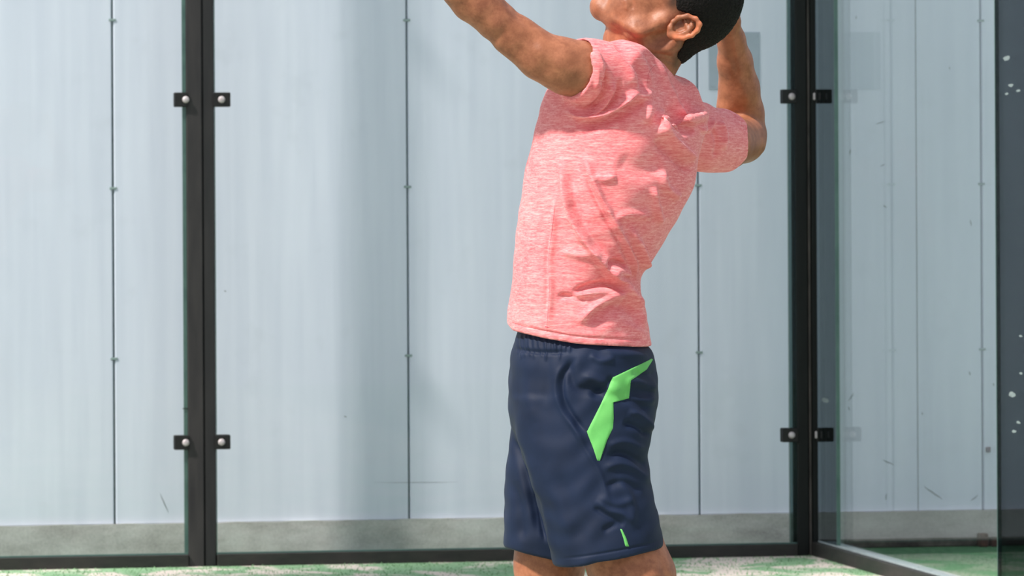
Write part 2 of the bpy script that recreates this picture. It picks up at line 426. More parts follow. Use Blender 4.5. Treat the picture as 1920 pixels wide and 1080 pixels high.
spanel(w2, w2+3.0, 'dark-tinted side glass panel with pale ball marks at the right edge', mat_dglass,
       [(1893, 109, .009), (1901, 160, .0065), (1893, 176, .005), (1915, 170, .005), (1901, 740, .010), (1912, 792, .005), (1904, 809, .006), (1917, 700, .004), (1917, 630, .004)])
sr = croot('side_rail')
MB().box(us-.030, us-.008, -(w2+3), -.0, 0, .045, .003).build('inner_face', mat_rail, sr)
MB().box(us+.008, us+.055, -(w2+3), -.0, 0, .045, .003).build('outer_face', mat_railtop, sr)
MB().box(us-.008, us+.008, -(w2+3), -.0, .0, .049).build('gasket', mat_railtop, sr)
tag(sr, 'dark rail with pale top under the side glass, running toward the right corner', 'rail')

# slatted screen added out of view at left, only to shade the back wall
wl = empty('added_shade_screen', (-8.0, 0, 0)); tag(wl, kind='structure')
y = 9.6
while y < 11.1:
    MB().box(0, .04, y, y+.285, 0, 27, .004).build('shade_slat', mat_shade_screen, wl); y += .30
for z in (4, 10, 16): MB().box(-.05, -.001, 9.6, 11.2, z, z+.1, .004).build('shade_cross_bar', mat_shade_screen, wl)

# ------------------------------------------------------------------ the player, modelled in millimetre-like units
KM = 1/1050.0; DM = F*KM                       # 1 unit = 1/1050 m; the player's mid plane is DM from the camera
def to_world(p):                               # p: (n,3) with x right, y down, z away from the camera
    p = np.asarray(p, float)
    return np.stack([(p[:, 0]-CX)*KM, DM+p[:, 2]*KM, HC-(p[:, 1]-CY)*KM - math.tan(-ROLL)*0*p[:, 0]], 1)
def P(x, y, z=0.0):
    s = (DM+z*KM)/DM
    dx, dy = x-CX, y-CY
    # undo the camera roll
    X = dx*math.cos(ROLL)+dy*math.sin(ROLL); Y = -dx*math.sin(ROLL)+dy*math.cos(ROLL)
    return np.array([CX+X*s, CY+Y*s, z], np.float32)
def smin(a, b, k):
    if k <= 0: return np.minimum(a, b)
    h = np.maximum(k-np.abs(a-b), 0)/k; return np.minimum(a, b)-h*h*k*.25
def smax(a, b, k): return -smin(-a, -b, k)
class Field:
    def __init__(s, lo, hi, h):
        s.h = h; s.ax = [np.arange(l, u+h, h, dtype=np.float32) for l, u in zip(lo, hi)]
        s.F = np.full([len(a) for a in s.ax], 60, np.float32)
    def sub(s, lo, hi):
        sl = []
        for a, l, u in zip(s.ax, lo, hi):
            i0 = max(0, int((l-a[0])/s.h)); i1 = min(len(a), int((u-a[0])/s.h)+2); sl.append(slice(i0, max(i0, i1)))
        sl = tuple(sl); g = [a[q] for a, q in zip(s.ax, sl)]
        return sl, g[0][:, None, None], g[1][None, :, None], g[2][None, None, :]
    def put(s, sl, d, k, op='add'):
        if d.size == 0: return
        if op == 'add': s.F[sl] = smin(s.F[sl], d, k)
        elif op == 'sub': s.F[sl] = smax(s.F[sl], -d, k)
    def cone(s, a, b, r1, r2, k=12, op='add', cut=None):
        a = np.asarray(a, np.float32); b = np.asarray(b, np.float32); m = max(r1, r2)+k+3*s.h+6
        sl, x, y, z = s.sub(np.minimum(a, b)-m, np.maximum(a, b)+m)
        d = b-a; L = max(float(d@d), 1e-6)
        t = np.clip(((x-a[0])*d[0]+(y-a[1])*d[1]+(z-a[2])*d[2])/L, 0, 1)
        q = np.sqrt((x-a[0]-t*d[0])**2+(y-a[1]-t*d[1])**2+(z-a[2]-t*d[2])**2)-(r1+(r2-r1)*t)
        if cut is not None: q = np.maximum(q, (x-cut[0][0])*cut[1][0]+(y-cut[0][1])*cut[1][1]+(z-cut[0][2])*cut[1][2])
        s.put(sl, q, k, op)
    def chain(s, pts, k=12, op='add'):
        for (p, r), (q, t) in zip(pts[:-1], pts[1:]): s.cone(p, q, r, t, k, op)
    def ell(s, c, r, k=12, rot=0.0, op='add', cut=None):   # rot about z axis (image plane), radians
        m = max(r)+k+3*s.h+6; sl, x, y, z = s.sub([v-m for v in c], [v+m for v in c])
        X = x-c[0]; Y = y-c[1]; Z = z-c[2]; cr, sr_ = math.cos(rot), math.sin(rot)
        u = (X*cr+Y*sr_)/r[0]; v = (-X*sr_+Y*cr)/r[1]; w = Z/r[2]
        k0 = np.sqrt(u*u+v*v+w*w)+1e-6; k1 = np.sqrt((u/r[0])**2+(v/r[1])**2+(w/r[2])**2)+1e-6
        q = k0*(k0-1)/k1
        if cut is not None: q = np.maximum(q, cut(x, y, z))
        s.put(sl, q.astype(np.float32), k, op)
    def loft(s, rows, k=12, p=2.2, cut=None, op='add'):
        # rows: (y, xL, xR, zc, lateral half A, angle deg)  rotated superellipse cross-sections
        R = np.array(rows, float); m = 30
        sl, x, y, z = s.sub((R[:, 1].min()-m-60, R[0, 0]-m, (R[:, 3]-R[:, 4]).min()-m-60), (R[:, 2].max()+m+60, R[-1, 0]+m, (R[:, 3]+R[:, 4]).max()+m+60))
        yy = np.clip(y, R[0, 0], R[-1, 0]).ravel()
        def itp(c):                              # smooth interpolation
            return np.interp(yy, R[:, 0], c)
        def sm(c):
            v = itp(c); n = max(1, int(11/s.h)); ker = np.ones(2*n+1)/(2*n+1)
            return np.convolve(np.pad(v, n, 'edge'), ker, 'valid')
        xc = sm((R[:, 1]+R[:, 2])/2); hw = sm((R[:, 2]-R[:, 1])/2); zc = sm(R[:, 3]); A = sm(R[:, 4]); ph = np.radians(sm(R[:, 5]))
        B = np.sqrt(np.maximum(hw**2-(A*np.sin(ph))**2, 100))/np.cos(ph)
        sh = (1, -1, 1); xc, zc, A, B, ph = [v.reshape(sh).astype(np.float32) for v in (xc, zc, A, B, ph)]
        X = x-xc; Z = z-zc
        a_ = X*np.sin(ph)+Z*np.cos(ph); b_ = X*np.cos(ph)-Z*np.sin(ph)
        q = ((np.abs(a_)/A)**p+(np.abs(b_)/B)**p)**(1/p)
        d = (q-1)*np.minimum(A, B)
        dy = np.maximum(R[0, 0]-y, y-R[-1, 0]); d = smax(d, dy+0*d, 8)
        if cut is not None: d = np.maximum(d, cut(x, y, z))
        s.put(sl, d.astype(np.float32), k, op)
    def clip(s, fn, k=0):
        _, x, y, z = s.sub([a[0] for a in s.ax], [a[-1] for a in s.ax]); s.F = smax(s.F, (fn(x, y, z)+0*s.F).astype(np.float32), k)
    def blur(s, n=1):
        for _ in range(n):
            for ax in range(3):
                G = s.F; H = G.copy(); i = [slice(None)]*3; l = list(i); r = list(i); i[ax] = slice(1, -1); l[ax] = slice(0, -2); r[ax] = slice(2, None)
                H[tuple(i)] = .5*G[tuple(i)]+.25*(G[tuple(l)]+G[tuple(r)]); s.F = H
    def mesh(s):
        Fv = s.F; h = s.h; I = Fv < 0
        nx, ny, nz = Fv.shape
        cnt = np.zeros((nx-1, ny-1, nz-1), np.int8)
        for i in (0, 1):
            for j in (0, 1):
                for k in (0, 1): cnt += I[i:nx-1+i, j:ny-1+j, k:nz-1+k]
        act = (cnt > 0) & (cnt < 8); idx = np.argwhere(act); ids = np.full(act.shape, -1, np.int32); ids[act] = np.arange(len(idx))
        acc = np.zeros((len(idx), 3)); num = np.zeros(len(idx)); cor = [np.array(c) for c in [(i, j, k) for i in (0,1) for j in (0,1) for k in (0,1)]]
        val = {tuple(c): Fv[tuple((idx+c).T)] for c in cor}
        for c in cor:
            for ax in range(3):
                if c[ax] == 0:
                    d = c.copy(); d[ax] = 1; a = val[tuple(c)]; b = val[tuple(d)]; m = (a < 0) != (b < 0)
                    t = np.where(m, a/np.where(m, a-b, 1), 0); p = np.tile(c.astype(float), (len(idx), 1)); p[:, ax] += t
                    acc += p*m[:, None]; num += m
        v = (idx+acc/num[:, None])*h+np.array([a[0] for a in s.ax])
        quads = []
        for ax in range(3):
            sa = [slice(None)]*3; sb = [slice(None)]*3; sa[ax] = slice(0, -1); sb[ax] = slice(1, None)
            A = I[tuple(sa)]; B = I[tuple(sb)]; e = np.argwhere(A != B); o1, o2 = [q for q in range(3) if q != ax]
            ok = (e[:, o1] > 0) & (e[:, o2] > 0) & (e[:, o1] < Fv.shape[o1]-1) & (e[:, o2] < Fv.shape[o2]-1); e = e[ok]
            flip = A[tuple(e.T)]
            def off(a, b_):
                f = e.copy(); f[:, o1] += a; f[:, o2] += b_; return ids[tuple(f.T)]
            q = np.stack([off(-1, -1), off(0, -1), off(0, 0), off(-1, 0)], 1)
            if ax == 1: flip = ~flip
            q[~flip] = q[~flip][:, ::-1]; quads.append(q)
        q = np.concatenate(quads); q = q[(q >= 0).all(1)]
        return v, q
def normals(v, q):
    n = np.cross(v[q[:, 2]]-v[q[:, 0]], v[q[:, 3]]-v[q[:, 1]]); N_ = np.zeros_like(v)
    for i in range(4): 
        for c in range(3): N_[:, c] += np.bincount(q[:, i], n[:, c], len(v))
    return N_/(np.linalg.norm(N_, axis=1, keepdims=True)+1e-9)
def smooth(v, q, it=2, lam=.5, w=None):
    e = np.concatenate([q[:, [0, 1]], q[:, [1, 2]], q[:, [2, 3]], q[:, [3, 0]]]); e = np.concatenate([e, e[:, ::-1]])
    deg = np.bincount(e[:, 0], minlength=len(v))
    for _ in range(it):
        a = np.stack([np.bincount(e[:, 0], v[e[:, 1], c], len(v)) for c in range(3)], 1)/np.maximum(deg, 1)[:, None]
        d = lam*(a-v)
        if w is not None: d = d*w[:, None]
        v = v+d
    return v
def subdiv(v, q):                               # one linear quad subdivision
    e = np.sort(np.concatenate([q[:, [0, 1]], q[:, [1, 2]], q[:, [2, 3]], q[:, [3, 0]]]), 1)
    key = e[:, 0].astype(np.int64)*len(v)+e[:, 1]; uq, inv = np.unique(key, return_inverse=True)
    ev = (v[uq//len(v)]+v[uq % len(v)])/2; fc = v[q].mean(1); n = len(v); m = len(uq); Q = len(q)
    E = [n+inv[i*Q:(i+1)*Q] for i in range(4)]; c = n+m+np.arange(Q)
    nq = np.concatenate([np.stack([q[:, i], E[i], c, E[i-1]], 1) for i in range(4)])
    return np.concatenate([v, ev, fc]), nq
def seg_dist(x, y, pts):
    """distance, signed side and 0..1 parameter along a polyline in the x-y plane"""
    pts = np.array(pts, float); L = np.r_[0, np.cumsum(np.hypot(*np.diff(pts, axis=0).T))]
    best = np.full(len(x), 1e9); sg = np.zeros(len(x)); tt = np.zeros(len(x))
    for i in range(len(pts)-1):
        a, b = pts[i], pts[i+1]; d = b-a; l2 = d@d
        t = np.clip(((x-a[0])*d[0]+(y-a[1])*d[1])/l2, 0, 1); dx = x-a[0]-t*d[0]; dy = y-a[1]-t*d[1]; D = np.hypot(dx, dy)
        m = D < best; best[m] = D[m]; sg[m] = np.sign(d[0]*dy-d[1]*dx)[m]; tt[m] = (L[i]+t*math.sqrt(l2))[m]/L[-1]
    return best, sg, tt
def spline(pts, n=6):
    pts = np.array(pts, float); out = []
    Q = np.vstack([2*pts[0]-pts[1], pts, 2*pts[-1]-pts[-2]])
    for i in range(1, len(Q)-2):
        for k in range(n):
            t = k/n; out.append(.5*((2*Q[i])+(-Q[i-1]+Q[i+1])*t+(2*Q[i-1]-5*Q[i]+4*Q[i+1]-Q[i+2])*t*t+(-Q[i-1]+3*Q[i]-3*Q[i+1]+Q[i+2])*t**3))
    out.append(pts[-1]); return np.array(out)
def folds(v, q, strokes, near=-1, gain=1.0, fade=None):
    n = normals(v, q); w = np.clip(near*n[:, 2]*2.2+.25, 0, 1)
    disp = np.zeros(len(v))
    for pts, A, wl, wr in strokes:               # wl: width on the left side of travel, wr: on the right
        d, sg, t = seg_dist(v[:, 0], v[:, 1], spline(pts))
        ww = np.where(sg < 0, wl, wr); tp = np.clip(np.minimum(t, 1-t)/.22, 0, 1); tp = tp*tp*(3-2*tp)
        disp += A*np.exp(-(d/ww)**2)*tp
    if fade is not None: w = w*fade
    return v+n*(gain*disp*w)[:, None]
def mk(name, v, q, mat, parent, paint=None):
    me = bpy.data.meshes.new(name); wv = to_world(v)
    me.vertices.add(len(v)); me.vertices.foreach_set('co', wv.ravel())
    me.loops.add(q.size); me.loops.foreach_set('vertex_index', q.ravel().astype(np.int32))
    me.polygons.add(len(q)); me.polygons.foreach_set('loop_start', np.arange(len(q), dtype=np.int32)*4)
    me.polygons.foreach_set('loop_total', np.full(len(q), 4, np.int32))
    me.update(calc_edges=True); me.validate(); me.polygons.foreach_set('use_smooth', np.ones(len(me.polygons), bool))
    me.materials.append(mat)
    if paint is not None:
        at = me.color_attributes.new('paint', 'FLOAT_COLOR', 'POINT'); at.data.foreach_set('color', paint.astype(np.float32).ravel())
    o = link(bpy.data.objects.new(name, me)); 
    if parent: o.parent = parent; o.matrix_parent_inverse = Matrix.Translation(-parent.location)
    return o
def curve_x(tab):
    T = np.array(tab, float)
    return lambda x: np.interp(x, T[:, 0], T[:, 1])
GY = CY+HC/KM                                    # ground level in model units
pw = to_world(np.array([[1130, GY, 0]]))[0]
player = empty('person', tuple(pw))
tag(player, 'dark-haired player in pink t-shirt and navy shorts leaning back with both arms raised', 'person')

# ---------------------------------------------------------------- SHIRT
sh = Field((925, 40, -260), (1410, 700, 330), 3.2)
SHZ = 1
torso = [(150, 1046, 1280, 5, 140, 30), (168, 1028, 1300, 5, 152, 29), (195, 1019, 1318, 5, 160, 28), (230, 1011, 1318, 5, 165, 27), (270, 1001, 1312, 5, 168, 26), (310, 991, 1305, 3, 168, 24),
         (350, 984, 1299, 0, 166, 22), (400, 975, 1275, 0, 163, 19), (440, 970, 1252, 0, 160, 16), (480, 966, 1227, 0, 158, 12), (506, 963, 1213, 0, 157, 9),
         (518, 962, 1200, 0, 157, 9), (550, 958, 1201, 0, 158, 6), (590, 951, 1209, 0, 162, 4), (640, 950, 1221, 0, 166, 3), (670, 952, 1226, 0, 168, 2)]
def shp(rows): 
    out = []
    for y, l, r, *rest in rows:
        a = P(l, y, 0); b = P(r, y, 0); out.append(((a[1]+b[1])/2, a[0], b[0], *rest))
    return out
sh.loft(shp(torso), 10, 2.25)
# shoulders and yoke
sh.ell(P(1165, 166, -70), (74, 88, 78), 26)
sh.ell(P(1216, 182, -24), (66, 74, 78), 24, .5)
sh.ell(P(1260, 208, 24), (62, 68, 80), 26, .5)
sh.ell(P(1310, 248, 120), (46, 58, 60), 26)
# left sleeve (towards the camera), right sleeve (away)
ARM_L = P(1062, 124, -168)-P(1165, 152, -100); ARM_L /= np.linalg.norm(ARM_L)
RIM_L = P(1082, 126, -158)
sh.cone(P(1175, 158, -92), P(1040, 117, -182), 72, 56, 22, cut=(RIM_L, ARM_L))
ARM_R = P(1400, 262, 320)-P(1325, 262, 150); ARM_R /= np.linalg.norm(ARM_R)
RIM_R = P(1356, 262, 205)
sh.cone(P(1315, 262, 130), P(1385, 266, 262), 62, 62, 14, cut=(RIM_R, ARM_R))
# hollow behind the collar and at the back of the neck
sh.ell(P(1305, 120, -10), (52, 44, 70), 14, .45, 'sub')
def wedge(x, y, z):
    a = P(1238, 120, -62); n = np.array((.86, -.22, -.46)); n /= np.linalg.norm(n)
    dp = (x-a[0])*n[0]+(y-a[1])*n[1]+(z-a[2])*n[2]           # >0: right of the collar plane
    l = P(1283, 224, 0); m = P(1340, 203, 0); d = (m-l)[:2]; d /= np.linalg.norm(d)
    up_ = -((x-l[0])*(-d[1])+(y-l[1])*d[0])                    # >0 above the lower fold
    return -smin(dp+0*up_, up_+0*dp, 5)                        # inside the wedge is negative
sh.clip(lambda x, y, z: -wedge(x, y, z), 4)
sh.chain([(P(1272, 150, -36), 9), (P(1290, 180, -34), 15), (P(1308, 204, -28), 13)], 3, 'sub')
sh.chain([(P(1262, 222, -100), 12), (P(1284, 238, -86), 16), (P(1306, 240, -66), 15), (P(1330, 226, -50), 9)], 4, 'sub')
hem = curve_x([(900, 596), (948, 604), (960, 618), (1020, 631), (1080, 641), (1150, 646), (1222, 651), (1300, 655)])
hm = lambda x, y, z: y-hem(x)
sh.blur(1)
sh.clip(hm)
# openings
sh.loft(shp([(612, 970, 1196, 0, 146, 3), (680, 962, 1208, 0, 152, 3)]), 0, 2.25, op='sub')
sh.cone(RIM_L-ARM_L*18, RIM_L+ARM_L*40, 52, 50, 0, 'sub')
sh.cone(RIM_R-ARM_R*22, RIM_R+ARM_R*40, 55, 53, 0, 'sub')
v, q = sh.mesh(); v = smooth(v, q, 2, .5); v, q = subdiv(v, q)
v = smooth(v, q, 2, .5)
strokes = [
  # long sweeping drape folds of the flank
  ([(1052,290),(1058,350),(1072,410),(1098,458),(1130,500),(1165,545),(1192,585),(1214,640)], 11, 15, 6),
  ([(1064,300),(1072,370),(1092,425),(1122,470),(1150,505)], -6, 9, 9),
  ([(1094,285),(1112,345),(1136,395),(1160,440),(1182,490),(1192,540)], 8, 6, 16),
  ([(1088,300),(1106,352),(1130,402),(1156,450),(1178,500),(1186,540)], -7, 8, 6),
  ([(1176,420),(1192,462),(1206,500),(1212,512)], 6, 7, 8),
  # short curved folds near the hem
  ([(1066,548),(1095,536),(1130,530),(1168,542)], -6, 5, 8), ([(1060,560),(1100,548),(1140,548),(1175,562)], 4, 8, 8),
  ([(1040,554),(1062,552),(1098,562)], -4, 5, 6),
  ([(1125,498),(1150,490),(1176,500)], -5, 5, 7), ([(1130,510),(1155,503),(1180,516)], 4, 6, 7),
  ([(1095,605),(1120,580),(1150,568),(1180,575),(1200,600)], -6, 6, 16), ([(1080,606),(1108,578),(1140,560),(1172,556)], 5, 9, 7),
  ([(1160,606),(1180,612),(1205,630),(1216,646)], 2, 6, 8),
  ([(1046,470),(1090,478),(1130,470)], 3, 10, 8),
  # side seam
  ([(1042,350),(1036,420),(1030,480),(1030,540),(1027,600),(1026,625)], 3.5, 7, 4),
  ([(1036,420),(1024,480),(1024,540),(1021,600)], -1.5, 5, 5),
  # back: drape ridges
  ([(1236,318),(1243,350),(1262,366),(1276,374)], 5, 7, 7), ([(1222,350),(1226,385),(1238,424)], 5, 6, 7),
  ([(1190,440),(1200,470),(1212,505)], 4, 6, 6), ([(1110,330),(1130,338),(1155,330)], 3, 8, 8),
  ([(1145,412),(1180,402),(1222,408)], 3, 9, 9), ([(1150,300),(1200,320),(1240,300)], -3, 20, 20),
  # armpit bundle around the left sleeve
  ([(1058,206),(1088,222),(1120,222),(1150,205),(1180,186),(1203,176)], 9, 8, 6),
  ([(1075,232),(1105,236),(1140,226),(1175,208),(1205,196),(1216,176)], -6, 6, 9),
  ([(1085,214),(1112,204),(1128,184),(1134,156),(1126,128)], -6, 5, 5), ([(1100,218),(1126,205),(1142,180),(1148,155)], 5, 4, 5),
  ([(1120,218),(1142,200),(1156,175),(1160,150)], -4, 5, 5), ([(1112,100),(1124,130),(1130,160)], 5, 5, 5),
  ([(1095,86),(1112,118),(1118,150),(1112,180)], 4, 6, 4),
  # deep fold from the shoulder top
  ([(1145,82),(1172,108),(1192,132),(1202,158),(1203,186)], -4, 7, 6), ([(1150,70),(1186,104),(1208,138),(1214,176)], 3.5, 9, 9),
  ([(1132,92),(1160,116),(1180,142),(1188,172)], 2.5, 9, 9),
  # ridge that starts at the collar, sweeps down the back and over to the right sleeve
  ([(1222,108),(1240,140),(1254,172),(1268,200),(1286,222),(1306,224),(1338,206)], 4, 7, 8),
  ([(1250,198),(1258,222),(1272,240),(1300,244),(1332,226)], -4, 9, 9),
  ([(1228,222),(1246,252),(1266,276),(1288,294),(1308,302)], 9, 8, 8), ([(1222,262),(1248,286),(1276,310),(1300,322)], -5, 10, 8),
  ([(1238,205),(1232,235),(1238,262)], 5, 8, 8),
  ([(1208,170),(1214,205),(1206,240)], 4, 9, 9),
  # right sleeve streaks
  ([(1312,250),(1330,240),(1344,222)], 5, 5, 5), ([(1352,226),(1362,250),(1360,285)], 4, 5, 5), ([(1340,240),(1348,270),(1342,300)], -3, 5, 5),
  # hem turn-up
  ([(940,592),(962,604),(1020,617),(1080,627),(1150,632),(1222,637)], -2.6, 2.2, 2.2),
]
fd_ = np.clip((hem(v[:, 0])-v[:, 1]-4)/26, 0, 1)
v = folds(v, q, strokes[:-1], gain=2.1, fade=fd_); v = folds(v, q, strokes[-1:]); v = smooth(v, q, 1, .5); nn = normals(v, q)
# fine crumple of the jersey
wv = 1.1*np.sin(v[:, 0]*.075+v[:, 1]*.05+2*np.sin(v[:, 1]*.03))*np.sin(v[:, 1]*.06-v[:, 0]*.03+v[:, 2]*.05)
v = v+nn*(wv*fd_)[:, None]
shirt = mk('shirt', v, q, mat_shirt, player); tag(shirt, 'heather pink short-sleeved t-shirt')
SHV, SHQ = v, q

# ---------------------------------------------------------------- SHORTS
st = Field((915, 600, -230), (1290, 1080, 230), 3.2)
st.loft(shp([(612, 974, 1184, 0, 142, 3), (640, 965, 1204, 0, 154, 3), (664, 958, 1227, 0, 168, 2), (715, 953, 1234, 0, 174, 0), (760, 952, 1233, 0, 174, 0), (795, 957, 1226, 0, 168, 0), (830, 975, 1205, 0, 150, 0)]), 8, 2.4)
nearhem = lambda x, y, z: y-(1056-(x-1045)*.19+np.where(x < 1060, (1060-x)*-.2, 0))
farhem = lambda x, y, z: y-(1032+(x-948)*.22)
st.loft([(y, l, r, zc, A, p_) for y, l, r, zc, A, p_ in shp([(740, 965, 1228, -80, 92, 0), (800, 966, 1222, -84, 98, 0), (850, 978, 1211, -88, 100, 0), (930, 1004, 1224, -92, 103, 0), (1000, 1024, 1240, -95, 106, 0), (1085, 1046, 1252, -98, 108, 0)])], 10, 2.3, cut=nearhem)
st.loft(shp([(740, 958, 1160, 84, 90, 0), (800, 958, 1140, 88, 95, 0), (900, 947, 1120, 92, 98, 0), (1000, 944, 1104, 94, 98, 0), (1085, 944, 1100, 94, 98, 0)]), 6, 2.3, cut=farhem)
st.blur(1)
st.cone(P(1134, 985, -95), P(1157, 1090, -98), 84, 93, 0, 'sub')
st.cone(P(1025, 1000, 94), P(1028, 1100, 94), 72, 74, 0, 'sub')
st.clip(lambda x, y, z: 614-y)
v, q = st.mesh(); v = smooth(v, q, 2, .5); v, q = subdiv(v, q); v = smooth(v, q, 2, .5)
strokes = [
  ([(954,790),(972,830),(988,870),(1004,920),(1022,985),(1040,1050)], 5, 10, 6), ([(948,800),(968,845),(984,895),(998,950),(1010,1010)], -7, 14, 8),
  # pocket line
  ([(1082,660),(1056,690),(1050,722),(1058,755),(1082,790),(1102,815)], -6, 6, 10), ([(1072,665),(1046,692),(1040,722),(1048,758),(1072,795),(1100,830)], 4, 9, 6),
  ([(1072,662),(1066,690),(1076,720),(1108,726),(1140,745)], -5, 9, 9), ([(1080,700),(1110,705),(1140,722),(1160,740)], 4, 8, 8),
  # rear folds
  ([(1170,765),(1195,775),(1214,795),(1222,812)], 5, 7, 6), ([(1160,785),(1190,795),(1215,815)], -6, 6, 8), ([(1150,740),(1185,748),(1215,768)], -5, 7, 8),
  ([(1165,712),(1195,715),(1226,730)], 4, 8, 8), ([(1180,690),(1200,700),(1228,700)], -4, 6, 8),
  ([(1128,850),(1160,842),(1195,858),(1212,880)], -5, 6, 8), ([(1120,872),(1158,862),(1195,880),(1214,902)], 4, 8, 7), ([(1130,830),(1165,822),(1205,838)], 4, 7, 7),
  ([(1125,905),(1160,895),(1200,915)], -4, 6, 9), ([(1112,920),(1150,935),(1185,925)], 3, 8, 7),
  ([(1110,925),(1132,945),(1162,955),(1180,975)], 3.5, 6, 5), ([(1105,938),(1130,955),(1158,968)], -3, 5, 5),
  ([(1120,985),(1150,970),(1165,975)], -3, 6, 6),
  ([(1100,660),(1120,672),(1150,668)], 3, 6, 6), ([(1120,650),(1150,660),(1190,664),(1222,668)], 3, 7, 6),
  ([(1055,760),(1090,830),(1120,880),(1138,940)], 2.5, 5, 5),
  ([(990,660),(985,720),(1000,790)], 2.5, 12, 12), ([(1020,650),(1024,700),(1018,760)], -2, 9, 9), ([(1000,870),(1040,930),(1070,1000)], 3, 18, 18),
  ([(1030,860),(1062,930),(1092,1020)], -2.5, 16, 16),
  ([(960,900),(972,960),(975,1020)], -4, 9, 9), ([(996,910),(1008,960),(1020,1020)], -5, 8, 5),
  ([(1100,740),(1130,720),(1150,700)], -5, 8, 8), ([(1210,690),(1218,720),(1220,760)], 3, 6, 8), ([(1150,880),(1175,930),(1180,990)], 3, 8, 8),
  # waistband
  ([(950,650),(1000,656),(1070,655)], -3, 4, 4),
]
# gathers below the waistband
for gx in range(966, 1072, 9): strokes.append(([(gx, 622), (gx+random.uniform(-2, 2), 642), (gx+random.uniform(-3, 3), 662+random.uniform(-6, 14))], random.uniform(1.2, 2.4), 2.6, 2.6))
# hem stitch
strokes += [([(1036,1038),(1100,1028),(1170,1016),(1246,1002)], -1.4, 2, 2)]
fd_ = np.clip((1052-v[:, 1])/30, 0, 1)
v = folds(v, q, strokes, gain=1.25); v = smooth(v, q, 1, .5); nn = normals(v, q)
v = v+nn*(1.3*np.sin(v[:, 0]*.06+v[:, 1]*.09+1.6*np.sin(v[:, 0]*.04))*np.sin(v[:, 1]*.045+v[:, 2]*.04))[:, None]
shorts = mk('shorts', v, q, mat_navy, player); tag(shorts, 'navy sports shorts with bright green side flash')
SV, SQ = v, q

# conforming patches sewn on a garment: polygon sampled on a grid, each point dropped on the near face of the garment
from mathutils.bvhtree import BVHTree
def tree(v, q): return BVHTree.FromPolygons([tuple(p) for p in v], [tuple(int(i) for i in f) for f in q])
TS = tree(SV, SQ); TT = tree(SHV, SHQ)
def inside(pt, poly):
    x, y = pt; c = False; j = len(poly)-1
    for i in range(len(poly)):
        if (poly[i][1] > y) != (poly[j][1] > y) and x < (poly[j][0]-poly[i][0])*(y-poly[i][1])/(poly[j][1]-poly[i][1])+poly[i][0]: c = not c
        j = i
    return c
def patch(name, strip, mat, parent, T, off=1.2, nu=10, nv=6):
    """strip: list of (left point, right point) pairs; ruled surface laid on the cloth with rounded thickness"""
    A = np.array([s_[0] for s_ in strip], float); B = np.array([s_[1] for s_ in strip], float)
    vs = []; rows = (len(strip)-1)*nu+1
    for i in range(rows):
        f = i/nu; k = min(int(f), len(strip)-2); t = f-k
        a = A[k]*(1-t)+A[k+1]*t; b = B[k]*(1-t)+B[k+1]*t
        for j in range(nv+1):
            p = a*(1-j/nv)+b*j/nv; hit = T.ray_cast(Vector((p[0], p[1], -400)), Vector((0, 0, 1)))
            if hit[0] is None:
                hit = T.find_nearest(Vector((p[0], p[1], 0)))
            n = hit[1]; n = n if n.z < 0 else -n
            e = -1.0 if (j in (0, nv) or i in (0, rows-1)) else off
            vs.append(tuple(hit[0]+n*e))
    q = np.array([[i*(nv+1)+j, (i+1)*(nv+1)+j, (i+1)*(nv+1)+j+1, i*(nv+1)+j+1] for i in range(rows-1) for j in range(nv)])
    return mk(name, np.array(vs), q, mat, parent)
def mp(pts): return [tuple(P(x, y, -110)[:2]) for x, y in pts]
L = mp([(1224, 673), (1190, 686), (1147, 705), (1136, 728), (1124, 756), (1110, 782), (1097, 806), (1108, 832), (1119, 861)])
R = mp([(1226, 674), (1214, 693), (1184, 712), (1180, 746), (1150, 752), (1151, 782), (1150, 800), (1138, 822), (1123, 862)])
pt = patch('green_flash', list(zip(L, R)), mat_green, shorts, TS, 1.5, 8, 10); tag(pt, 'bright green jagged flash')
L = mp([(1160, 985), (1166, 1003), (1170, 1020)]); R = mp([(1164, 985), (1173, 1003), (1179, 1020)])
pt = patch('green_vent_tab', list(zip(L, R)), mat_green, shorts, TS, 1.5, 6, 4); tag(pt, 'small green slit tab at the hem')
# pocket edge piping
def cord(name, pts, mat, parent, T, w=1.0, off=.6, zref=-130):
    pp = spline(mp(pts), 5); L_ = []; R_ = []
    for i in range(len(pp)):
        d = pp[min(i+1, len(pp)-1)]-pp[max(i-1, 0)]; d /= np.linalg.norm(d)+1e-9; n = np.array([-d[1], d[0]])*w
        L_.append(tuple(pp[i]+n)); R_.append(tuple(pp[i]-n))
    return patch(name, list(zip(L_, R_)), mat, parent, T, off, 1, 2)
cord('side_seam', [(1041, 380), (1035, 430), (1029, 480), (1030, 540), (1026, 600), (1025, 625)], mat_seam, shirt, TT, .8)
cord('hem_stitch', [(956, 603), (985, 612), (1020, 617), (1080, 627), (1150, 632), (1214, 637)], mat_seam, shirt, TT, .7)
cord('shoulder_seam', [(1232, 120), (1222, 128), (1216, 138), (1213, 160)], mat_seam, shirt, TT, .7)
cord('seam_label', [(1020, 611), (1029, 613)], mat_seam, shirt, TT, 3)
# ---------------------------------------------------------------- BODY
parts = []
def painted(v, base=(0, 0, 0, 0)):
    c = np.zeros((len(v), 4)); c[:] = base; return c
def paint_at(c, v, pts, col, w, a=1.0, near=True):
    d, _, _ = seg_dist(v[:, 0], v[:, 1], pts); k = a*np.exp(-(d/w)**2)
    if near: k = k*(v[:, 2] < -10)
    col = np.array(rgb(*col)[:3]); al = np.maximum(c[:, 3], k)
    t = (k/(al+1e-6))[:, None]; c[:, :3] = np.where(al[:, None] > 1e-4, c[:, :3]*(1-t)+col*t, col); c[:, 3] = al
